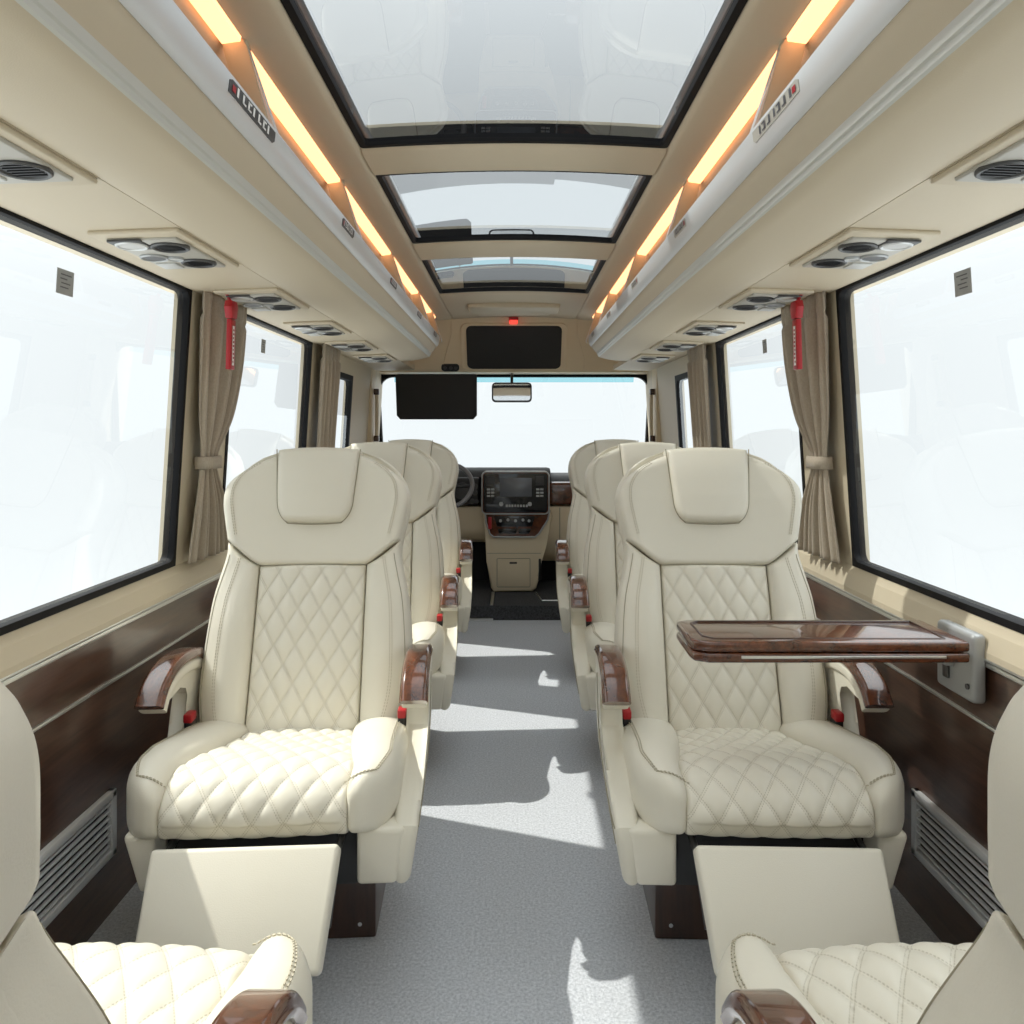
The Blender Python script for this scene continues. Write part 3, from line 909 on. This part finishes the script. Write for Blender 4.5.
# ------------------------------------------------------------------ folding table
tb = thing('folding_table', (.66, 1.58, .729), 'glossy dark wood folding table on a wall bracket at the right', 'table')
def leaf(z0, z1):
    bm = bmesh.new()
    P = [(-.30, -.06), (-.27, -.095), (.285, -.095), (.285, .10), (-.27, .10), (-.30, .075)]
    P = [(-.297, -.055), (-.292, -.078), (-.265, -.092), (.262, -.092), (.262, .085), (-.27, .085), (-.295, .07)]
    prism(bm, P, z0, z1, 'z', .006, 3); return bm
link('upper_leaf', leaf(.0, .022), 'wood', tb, angle=45)
link('lower_leaf', leaf(-.022, -.0015), 'wood', tb, angle=45)
bm = bmesh.new(); box(bm, (-.20, -.0945, -.012), (.215, -.090, -.006), .001); link('metal_inlay', bm, 'alu', tb)
bm = bmesh.new()
tube(bm, [(x, y, .0222) for x, y in ((-.25, -.07), (.225, -.07), (.225, .066), (-.25, .066), (-.268, .05), (-.268, -.05))], .0022, 6, True)
link('rim_groove', bm, 'pedwood', tb)
bm = bmesh.new()
rbox(bm, (.303, .005, -.045), (.030, .135, .145), .010, (1, 1, 1), 3)
rbox(bm, (.285, .03, -.04), (.03, .05, .04), .008, (1, 1, 1), 3)
br = link('wall_bracket', bm, 'greymetal', tb)
bm = bmesh.new()
for z in (-.085, -.02): cyl(bm, (.289, -.045, z), .006, -.004, (1, 0, 0), 12)
link('bolt', bm, 'steel', br)
bm = bmesh.new(); box(bm, (.283, .02, -.09), (.290, .04, -.05), .002); link('latch', bm, 'steel', br)

# ------------------------------------------------------------------ wall air grilles
for s, nm in ((-1, 'left'), (1, 'right')):
    g = thing('air_grille', (s*.985, 1.50, .225), f'louvred metal air grille low on the {nm} walnut wall panel', 'air grille', 'wall air grilles')
    bm = bmesh.new()
    for lo, hi in (((-.014, -.30, .060), (.014, .30, .080)), ((-.014, -.30, -.080), (.014, .30, -.060)), ((-.014, -.30, -.080), (.014, -.278, .080)), ((-.014, .278, -.080), (.014, .30, .080))):
        box(bm, lo, hi, .004)
    link('grille_frame', bm, 'grille', g)
    bm = bmesh.new()
    for k in range(7):
        z = -.051+.017*k
        prism(bm, [(-s*.001, z-.0022), (-s*.0095, z-.0022), (-s*.0105, z), (-s*.0095, z+.0022), (-s*.001, z+.0022)], -.280, .280, 'y')
    link('louvres', bm, 'grille', g, smooth=False)
    bm = bmesh.new(); box(bm, (-.0015, -.28, -.06), (.0015, .28, .06)); link('backing', bm, 'black', g)

# ------------------------------------------------------------------ curtains
def curtain(s, y0, y1, label, tie=True, seed=0):
    yc = (y0+y1)/2; W = y1-y0
    root = thing('curtain', (s*(.93 if y0 < 3 else .915), yc, ZS), label, 'curtain', 'pleated window curtains')
    # width and centre along the height (z above sill)
    H = ZT-.005-ZS
    wt = smooth_tab([(0, .27*W/.31, -.02), (.15, .20*W/.31, -.03), (.27, .095*W/.31, -.066), (.30, .085*W/.31, -.068), (.34, .10*W/.31, -.064), (.45, .22*W/.31, -.025), (.62, .29*W/.31, 0), (H, .315*W/.31, 0)])
    if not tie: wt = smooth_tab([(0, .29*W/.31, 0), (.3, .28*W/.31, 0), (.6, .30*W/.31, 0), (H, .315*W/.31, 0)])
    rr = random.Random(seed); ph = [rr.uniform(0, 6) for _ in range(3)]
    G = []
    NZ, NSs = 60, 90
    for j in range(NZ+1):
        z = .004+(H-.004)*j/NZ
        w = interp([(a, b_) for a, b_, c in wt], z); cy = interp([(a, c) for a, b_, c in wt], z)
        amp = .018-.011*(1-w/(.315*W/.31))
        if z > H-.07: amp *= .55
        zz = z+ZS
        row = []
        for i in range(NSs+1):
            q = i/NSs
            dx = amp*(sin(q*2*pi*7+ph[0]+.3*sin(z*5))*.8+.5*sin(q*2*pi*3.3+ph[1]+z*1.2)+.16*sin(q*2*pi*15+ph[2]))
            if z > H-.06: dx += .004*sin(q*2*pi*24)
            x = wx(zz)-.038+dx-.93
            row.append((s*x, cy+(q-.5)*w, z))
        G.append(row)
    bm = bmesh.new(); sheet(bm, G)
    o = link('drape', bm, 'curtain', root, angle=180)
    md = o.modifiers.new('thickness', 'SOLIDIFY'); md.thickness = .003
    if not tie: return root
    bm = bmesh.new()
    cyy = -.065; hw_ = .050*W/.31; bx = wx(ZS+.3)-.038-.93
    for k, (zc,) in enumerate(((.30,),)):
        P = rrect(.058, 2*hw_, .025, 6)
        A = [bm.verts.new((s*(bx+a), cyy+b_, zc-.019-.0)) for a, b_ in P]; B = [bm.verts.new((s*(bx+a), cyy+b_, zc+.019)) for a, b_ in P]
        for q in range(len(P)): bm.faces.new((A[q], A[(q+1) % len(P)], B[(q+1) % len(P)], B[q]))
    tband = link('tie_band', bm, 'curtain', root)
    md = tband.modifiers.new('thickness', 'SOLIDIFY'); md.thickness = .004
    return root
for s, nm in ((-1, 'left'), (1, 'right')):
    curtain(s, 2.175, 2.495, f'pleated taupe curtain tied back on the {nm} pillar, red hammer hanging on it', seed=1)
    curtain(s, 3.49, 3.76, f'pleated taupe curtain by the far end of the second {nm} window', tie=False, seed=2)
    # emergency hammer
    h = thing('emergency_hammer', (s*.845, 2.19, 1.36), f'red emergency hammer hanging in front of the {nm} curtain', 'hammer', 'emergency hammers')
    bm = bmesh.new()
    prism(bm, [(-.020, 0), (.014, 0), (.024, .15), (-.010, .15)], -.008, .008, 'x', .003)
    hd = link('handle', bm, 'red', h)
    bm = bmesh.new()
    prism(bm, [(-.010, .152), (.022, .152), (.034, .185), (.026, .205), (-.012, .205), (-.022, .185)], -.012, .012, 'x', .004)
    tube(bm, [(0, .005, .2), (s*.012, .005, .225), (s*.03, .005, .232), (s*.045, .005, .234)], .005, 6)
    link('hammer_head', bm, 'red', h)
    # printed strip on the camera and aisle faces of the handle
    bm = bmesh.new()
    def hp(f, z): return (-s*.0086, -.012+.022*f+.008*z/.15-.002, z)
    bm.faces.new([bm.verts.new(p) for p in (hp(.15, .012), hp(.85, .012), hp(.85, .13), hp(.15, .13))])
    link('white_label', bm, 'white', hd, smooth=False)
    bm = bmesh.new()
    for k in range(9):
        z = .02+.0118*k
        a, c = (.3, .7) if k % 3 else (.25, .55)
        bm.faces.new([bm.verts.new((p[0]-s*.0004, p[1], p[2])) for p in (hp(a, z), hp(c, z), hp(c, z+.006), hp(a, z+.006))])
    link('label_print', bm, 'red', hd, smooth=False)

# ------------------------------------------------------------------ window stickers
for s, nm in ((-1, 'left'), (1, 'right')):
    for (yc, zc, w, h, which) in ((1.57, 1.495, .058, .053, 'large near'), (2.81, 1.50, .045, .052, 'second')):
        k = thing('window_sticker', (s*(wx(zc)+.003), yc, zc), f'small grey sticker on the {which} {nm} window pane', 'sticker', 'window stickers')
        bm = bmesh.new(); box(bm, (-.0006, -w/2, -h/2), (.0006, w/2, h/2)); bk = link('backing', bm, 'sticker', k, smooth=False)
        k.rotation_euler = (0, -s*math.atan(.05/.81), 0)
        bm = bmesh.new()
        for j, (a, c) in enumerate(((-.3, .35), (-.32, .1), (-.25, .3), (-.3, .2))):
            z = h*(.27-.17*j); bm.faces.new([bm.verts.new(p) for p in ((-s*.001, a*w, z), (-s*.001, c*w, z), (-s*.001, c*w, z+h*.05), (-s*.001, a*w, z+h*.05))])
        link('print', bm, 'ink', bk, smooth=False)

# ------------------------------------------------------------------ front header things
hn = Vector((0, .35, .22)).normalized()          # header slopes; screen lies on it
ht = math.atan2(.22, .352)
tv = thing('ceiling_screen', (.0, hy(1.755)-.006, 1.757), 'black flat screen set in the header panel above the windscreen', 'screen')
tv.rotation_euler = (ht, 0, 0)
def rr_plate(w, h, r, y0, y1, bev=.004):
    bm = bmesh.new(); prism(bm, rrect(w, h, r, 5), y0, y1, 'y', bev, 2); return bm
link('bezel', rr_plate(.735, .36, .05, -.010, .02), 'cream_lit', tv)
link('display', rr_plate(.655, .325, .035, -.018, .01), 'charcoal', tv)
rl = thing('warning_lamp', (-.003, 4.955, ZC+.006), 'small red lamp above the black header screen', 'lamp')
bm = bmesh.new(); rbox(bm, (0, 0, -.02), (.055, .04, .028), .008, (1, 1, 1), 3); link('lens', bm, 'redlamp', rl)
bm = bmesh.new(); rbox(bm, (0, 0, .0), (.065, .045, .02), .004, (1, 1, 1), 2); link('lamp_base', bm, 'red', rl)
lp = thing('roof_lamp_panel', (.0, 4.55, ZC+.022), 'cream lamp panel on the ceiling ahead of the roof windows', 'ceiling panel')
bm = bmesh.new(); rbox(bm, (0, 0, -.010), (.56, .24, .036), .012, (2, 2, 1), 3); link('housing', bm, 'cream', lp)
bm = bmesh.new(); rbox(bm, (0, .19, -.008), (.46, .11, .03), .010, (2, 2, 1), 3); link('lens_cover', bm, 'cream', lp)
sw = thing('switch_panel', (-.45, hy(1.622)+.003, 1.625), 'small black switch panel left of the header screen', 'switch')
sw.rotation_euler = (ht, 0, 0)
link('housing', rr_plate(.125, .055, .02, -.014, .01), 'black', sw)
bm = bmesh.new()
for x in (-.035, .005, .04): cyl(bm, (x, -.014, 0), .013, -.004, (0, 1, 0), 16)
link('button', bm, 'ring', sw)
bm = bmesh.new()
vz = thing('sun_visor', (-.548, 5.16, 1.402), 'dark sun visor folded down at the left of the windscreen', 'sun visor')
prism(bm, [(-.285, .165), (-.275, -.12), (-.25, -.148), (.262, -.148), (.288, -.12), (.288, .165)], -.008, .008, 'y', .005)
link('flap', bm, 'charcoal', vz)
bm = bmesh.new(); tube(bm, [(-.27, .0, .163), (.28, .0, .163)], .008, 8); tube(bm, [(-.2, .0, .163), (-.2, .05, .163)], .006, 8); tube(bm, [(.2, .0, .163), (.2, .05, .163)], .006, 8); link('rod', bm, 'black', vz)
mr = thing('rear_view_mirror', (-.015, 5.05, 1.44), 'rear view mirror hanging at the top centre of the windscreen', 'mirror')
mr.rotation_euler = (radians(-6), 0, 0)
bm = bmesh.new(); prism(bm, rrect(.275, .135, .025, 5), 0, .03, 'y', .006); hs = link('housing', bm, 'black', mr)
bm = bmesh.new(); prism(bm, rrect(.255, .115, .02, 5), -.002, .004, 'y'); link('mirror_glass', bm, 'mirror', mr, smooth=False)
bm = bmesh.new(); tube(bm, [(0, .025, .05), (0, .04, .10), (0, .13, .145), (0, .19, .15)], .010, 8); link('stalk', bm, 'black', mr)
for s, nm in ((-1, 'left'), (1, 'right')):
    gh = thing('grab_handle', (s*.932, 4.97, 1.28), f'slim vertical grab handle on the {nm} windscreen pillar', 'grab handle', 'pillar grab handles')
    bm = bmesh.new(); tube(bm, smooth_tab([(s*.022, 0, -.16), (0, 0, -.15), (-s*.004, 0, -.10), (-s*.004, 0, .10), (0, 0, .15), (s*.022, 0, .16)]), .012, 10)
    link('grip', bm, 'cream', gh)
    for z in (-.158, .158):
        link('end_cap', mk((-.014, -.016, z-.02), (.02, .016, z+.02), .004), 'pedwood', gh)

# ------------------------------------------------------------------ dashboard
DY = 4.92
dash = thing('dashboard', (0, 0, 0), 'full width dashboard with cream lower panels, wood trim and centre console', 'dashboard')
bm = bmesh.new()
prism(bm, [(5.02, .80), (4.99, .86), (5.03, .90), (5.12, .915), (5.52, .90), (5.52, .70), (5.05, .70)], -.93, .25, 'x', .006)
prism(bm, [(5.06, .78), (5.03, .82), (5.07, .845), (5.16, .86), (5.52, .86), (5.52, .70), (5.08, .70)], .25, .93, 'x', .006)
link('top_pad', bm, 'charcoal', dash)
bm = bmesh.new()
prism(bm, [(4.985, .66), (4.98, .52), (5.02, .44), (5.12, .40), (5.34, .40), (5.34, .66)], -.93, -.18, 'x', .01)
link('lower_panel', bm, 'cream_lit', dash)
bm = bmesh.new()
prism(bm, [(4.985, .66), (4.98, .52), (5.0, .42), (5.06, .33), (5.12, .27), (5.34, .27), (5.34, .66)], .16, .93, 'x', .01)
lowp = link('lower_panel', bm, 'cream_lit', dash)
bm = bmesh.new(); tube(bm, [(.31, 4.981, .655), (.31, 4.977, .52), (.31, 4.997, .42), (.31, 5.057, .33)], .003, 6); link('panel_gap', bm, 'seam_shade', lowp)
# wood band right
bm = bmesh.new(); rbox(bm, (.52, 5.045, .745), (.60, .14, .165), .045, (2, 2, 2), 5); link('wood_band', bm, 'wood', dash)
# centre console
bm = bmesh.new()
poly = [(-.145, .04), (-.165, .10), (-.185, .30), (-.19, .44), (-.205, .58), (-.215, .68), (.225, .68), (.24, .60), (.25, .52), (.215, .44), (.185, .34), (.165, .14), (.135, .04)]
poly = [(-.135, .095), (-.155, .12), (-.185, .30), (-.19, .44), (-.20, .56), (-.215, .68), (.225, .68), (.26, .60), (.235, .50), (.195, .40), (.175, .20), (.150, .12), (.125, .095)]
prism(bm, poly, DY, 5.34, 'y', .02, 3)
cons = link('console', bm, 'cream_lit', dash, angle=45)
bm = bmesh.new(); prism(bm, [(a-.003, b_+.225) for a, b_ in rrect(.215, .185, .008, 3)], DY-.004, DY+.01, 'y', .003); fl = link('storage_flap', bm, 'cream_lit', cons)
bm = bmesh.new(); tube(bm, [(a-.003, DY-.001, b_+.225) for a, b_ in rrect(.221, .191, .008, 3)], .0022, 5, True); link('flap_gap', bm, 'seam_shade', fl)
bm = bmesh.new(); box(bm, (-.03, DY-.007, .285), (.02, DY-.001, .297), .002); link('flap_slot', bm, 'black', fl)
bm = bmesh.new(); tube(bm, [(-.18, DY-.0005, .355), (.18, DY-.0005, .355)], .002, 5); link('panel_gap', bm, 'seam_shade', cons)
bm = bmesh.new(); box(bm, (.163, DY-.002, .17), (.183, DY+.03, .32), .006); link('side_vent', bm, 'black', cons)
# climate panel (wood trapezoid)
bm = bmesh.new(); prism(bm, [(-.195, .645), (.24, .645), (.225, .58), (.165, .485), (.14, .468), (-.135, .468), (-.16, .485), (-.185, .56)], DY-.016, DY+.02, 'y', .006, 2)
cl = link('climate_surround', bm, 'wood', dash)
bm = bmesh.new(); tube(bm, [(x, DY-.014, z) for x, z in ((-.195, .645), (-.185, .56), (-.16, .485), (-.135, .466), (.14, .466), (.165, .485), (.225, .58), (.24, .645))], .006, 8); link('chrome_edge', bm, 'greymetal', cl)
bm = bmesh.new(); prism(bm, [(-.13, .605), (.14, .605), (.12, .535), (-.115, .535)], DY-.021, DY, 'y', .003); cp = link('climate_controls', bm, 'piano', dash)
bm = bmesh.new()
for i, x in enumerate((-.09, -.04, .01, .06, .10)): 
    cyl(bm, (x, DY-.021, .575+.006*(i % 2)), .010, -.005, (0, 1, 0), 12)
link('knob', bm, 'greymetal', cp)
bm = bmesh.new(); prism(bm, [(-.11, .522), (.02, .522), (.015, .488), (-.10, .488)], DY-.020, DY, 'y', .003); prism(bm, [(.035, .522), (.115, .522), (.10, .488), (.03, .488)], DY-.020, DY, 'y', .003); link('switch_row', bm, 'piano', cp)
bm = bmesh.new(); box(bm, (-.172, DY-.024, .52), (-.150, DY-.01, .60), .003); link('ash_tab', bm, 'red', cp)
# radio
bm = bmesh.new(); prism(bm, [(a+.010, b_+.762) for a, b_ in rrect(.45, .285, .03, 5)], DY-.03, DY+.10, 'y', .008, 2); rd = link('radio_bezel', bm, 'wood', dash)
bm = bmesh.new(); tube(bm, [(a+.010, DY-.028, b_+.762) for a, b_ in rrect(.446, .280, .03, 5)], .005, 8, True); link('chrome_edge', bm, 'greymetal', rd)
bm = bmesh.new(); prism(bm, [(a+.010, b_+.762) for a, b_ in rrect(.425, .26, .02, 4)], DY-.036, DY-.02, 'y', .003); link('fascia', bm, 'piano', rd)
bm = bmesh.new(); prism(bm, [(a+.012, b_+.80) for a, b_ in rrect(.215, .125, .006, 2)], DY-.041, DY-.034, 'y', .002); link('display', bm, 'screen', rd)
for x in (-.155, .172):
    bm = bmesh.new(); box(bm, (x-.028, DY-.040, .81), (x+.028, DY-.035, .875), .002)
    for k in range(6): box(bm, (x-.026, DY-.043, .815+.0105*k), (x+.026, DY-.039, .819+.0105*k))
    link('air_vent', bm, 'ring', rd)
    bm = bmesh.new()
    for r_ in range(3): 
        for q in (-.015, .012): box(bm, (x+q-.010, DY-.040, .735+.022*r_), (x+q+.012, DY-.035, .748+.022*r_), .001)
    link('button', bm, 'greymetal', rd)
bm = bmesh.new()
for k in range(8): box(bm, (-.055+.019*k, DY-.040, .668), (-.055+.019*k+.013, DY-.035, .684), .001)
for x in (-.085, .105): cyl(bm, (x, DY-.036, .688), .014, -.008, (0, 1, 0), 16)
link('radio_controls', bm, 'greymetal', rd)
# instrument cluster
bm = bmesh.new(); rbox(bm, (-.42, 5.03, .765), (.38, .16, .19), .02, (1, 1, 1), 3); ic = link('instrument_cluster', bm, 'black', dash)
bm = bmesh.new()
for x, z, r in ((-.50, .77, .055), (-.35, .77, .055), (-.262, .80, .018), (-.262, .76, .016), (-.28, .70, .016), (-.25, .70, .012)):
    cyl(bm, (x, 4.951, z), r, -.004, (0, 1, 0), 24)
    tube(bm, [(x+r*cos(a*pi/10), 4.946, z+r*sin(a*pi/10)) for a in range(20)], .003, 6, True)
link('dial', bm, 'ring', ic)

sw_ = thing('steering_wheel', (-.435, 4.63, .83), 'grey rimmed steering wheel beside the left dashboard, behind the seats', 'steering wheel')
sw_.rotation_euler = (radians(-52), 0, 0)
bm = bmesh.new(); tube(bm, [(.172*cos(k*pi/24), 0, .172*sin(k*pi/24)) for k in range(48)], .0145, 10, True)
for v in bm.verts: v.co = Vector((v.co.x, v.co.z, -v.co.y))
link('rim', bm, 'rim', sw_)
bm = bmesh.new(); rbox(bm, (0, 0, -.02), (.13, .12, .05), .02, (1, 1, 1), 3)
for a in (0, 180, 265):
    ca, sa = cos(radians(a)), sin(radians(a)); tube(bm, [(.04*ca, .04*sa, -.015), (.178*ca, .178*sa, 0)], [.018, .011], 8)
link('hub', bm, 'black', sw_)
bm = bmesh.new(); tube(bm, [(0, 0, -.03), (0, 0, -.34)], .03, 12); link('column', bm, 'black', sw_)
sw_.rotation_euler = (radians(50), 0, 0)

# floor strips by the console
tag(link('trim_9', mk((-.150, 4.57, .089), (-.130, 4.93, .096), .002), 'alu'), 'bright metal strip on the dark front floor left of the console', 'metal trim', kind='structure')
bm = bmesh.new()
tube(bm, [(.145, 4.93, .092), (.18, 4.69, .092), (.62, 4.69, .092)], .005, 6)
tag(link('trim_10', bm, 'alu'), 'bent metal strip on the dark front floor right of the console', 'metal trim', kind='structure')
tag(link('trim_11', mk((-.98, 4.545, 0), (-.13, 4.562, .012), .002), 'alu'), 'metal step edge left of the aisle', 'metal trim', kind='structure')

# ------------------------------------------------------------------ light
w = bpy.data.worlds.new('World'); S.world = w; w.use_nodes = True
bg = w.node_tree.nodes['Background']; bg.inputs[0].default_value = (.95, .985, 1, 1); # overcast sky over bright ground: dimmest near the horizon
wt_ = w.node_tree; tcw = N(wt_, 'ShaderNodeTexCoord'); sx = N(wt_, 'ShaderNodeSeparateXYZ'); wt_.links.new(tcw.outputs['Generated'], sx.inputs[0])
prev = sx.outputs['Z']
for op, val in (('ABSOLUTE', 0), ('POWER', 2.4), ('MULTIPLY', 3.2), ('ADD', .87)):
    q = N(wt_, 'ShaderNodeMath', operation=op); wt_.links.new(prev, q.inputs[0]); q.inputs[1].default_value = val; prev = q.outputs[0]
wt_.links.new(prev, bg.inputs[1])
sun = bpy.data.lights.new('sun', 'SUN'); so = bpy.data.objects.new('sun', sun); C.objects.link(so)
sun.energy = 4.2; sun.angle = radians(.6); sun.color = (1, .96, .88)
SD = Vector((1, -.36, -1.23))
so.rotation_euler = SD.to_track_quat('-Z', 'Y').to_euler(); so.location = (-4, 2, 6)

# ------------------------------------------------------------------ camera
cam = bpy.data.cameras.new('camera'); co = bpy.data.objects.new('camera', cam); C.objects.link(co)
co.location = (0, 0, EYE); co.rotation_euler = (pi/2, 0, 0)
cam.sensor_width = 36; cam.lens = 735/1024*36
cam.shift_x = -2/1024; cam.shift_y = -82/1024; cam.clip_start = .01
S.camera = co
S.view_settings.view_transform = 'Standard'; S.view_settings.look = 'None'
S.view_settings.exposure = .33; S.view_settings.gamma = 1; S.view_settings.use_curve_mapping = False
S.cycles.max_bounces = 12; S.cycles.diffuse_bounces = 6; S.cycles.transparent_max_bounces = 16
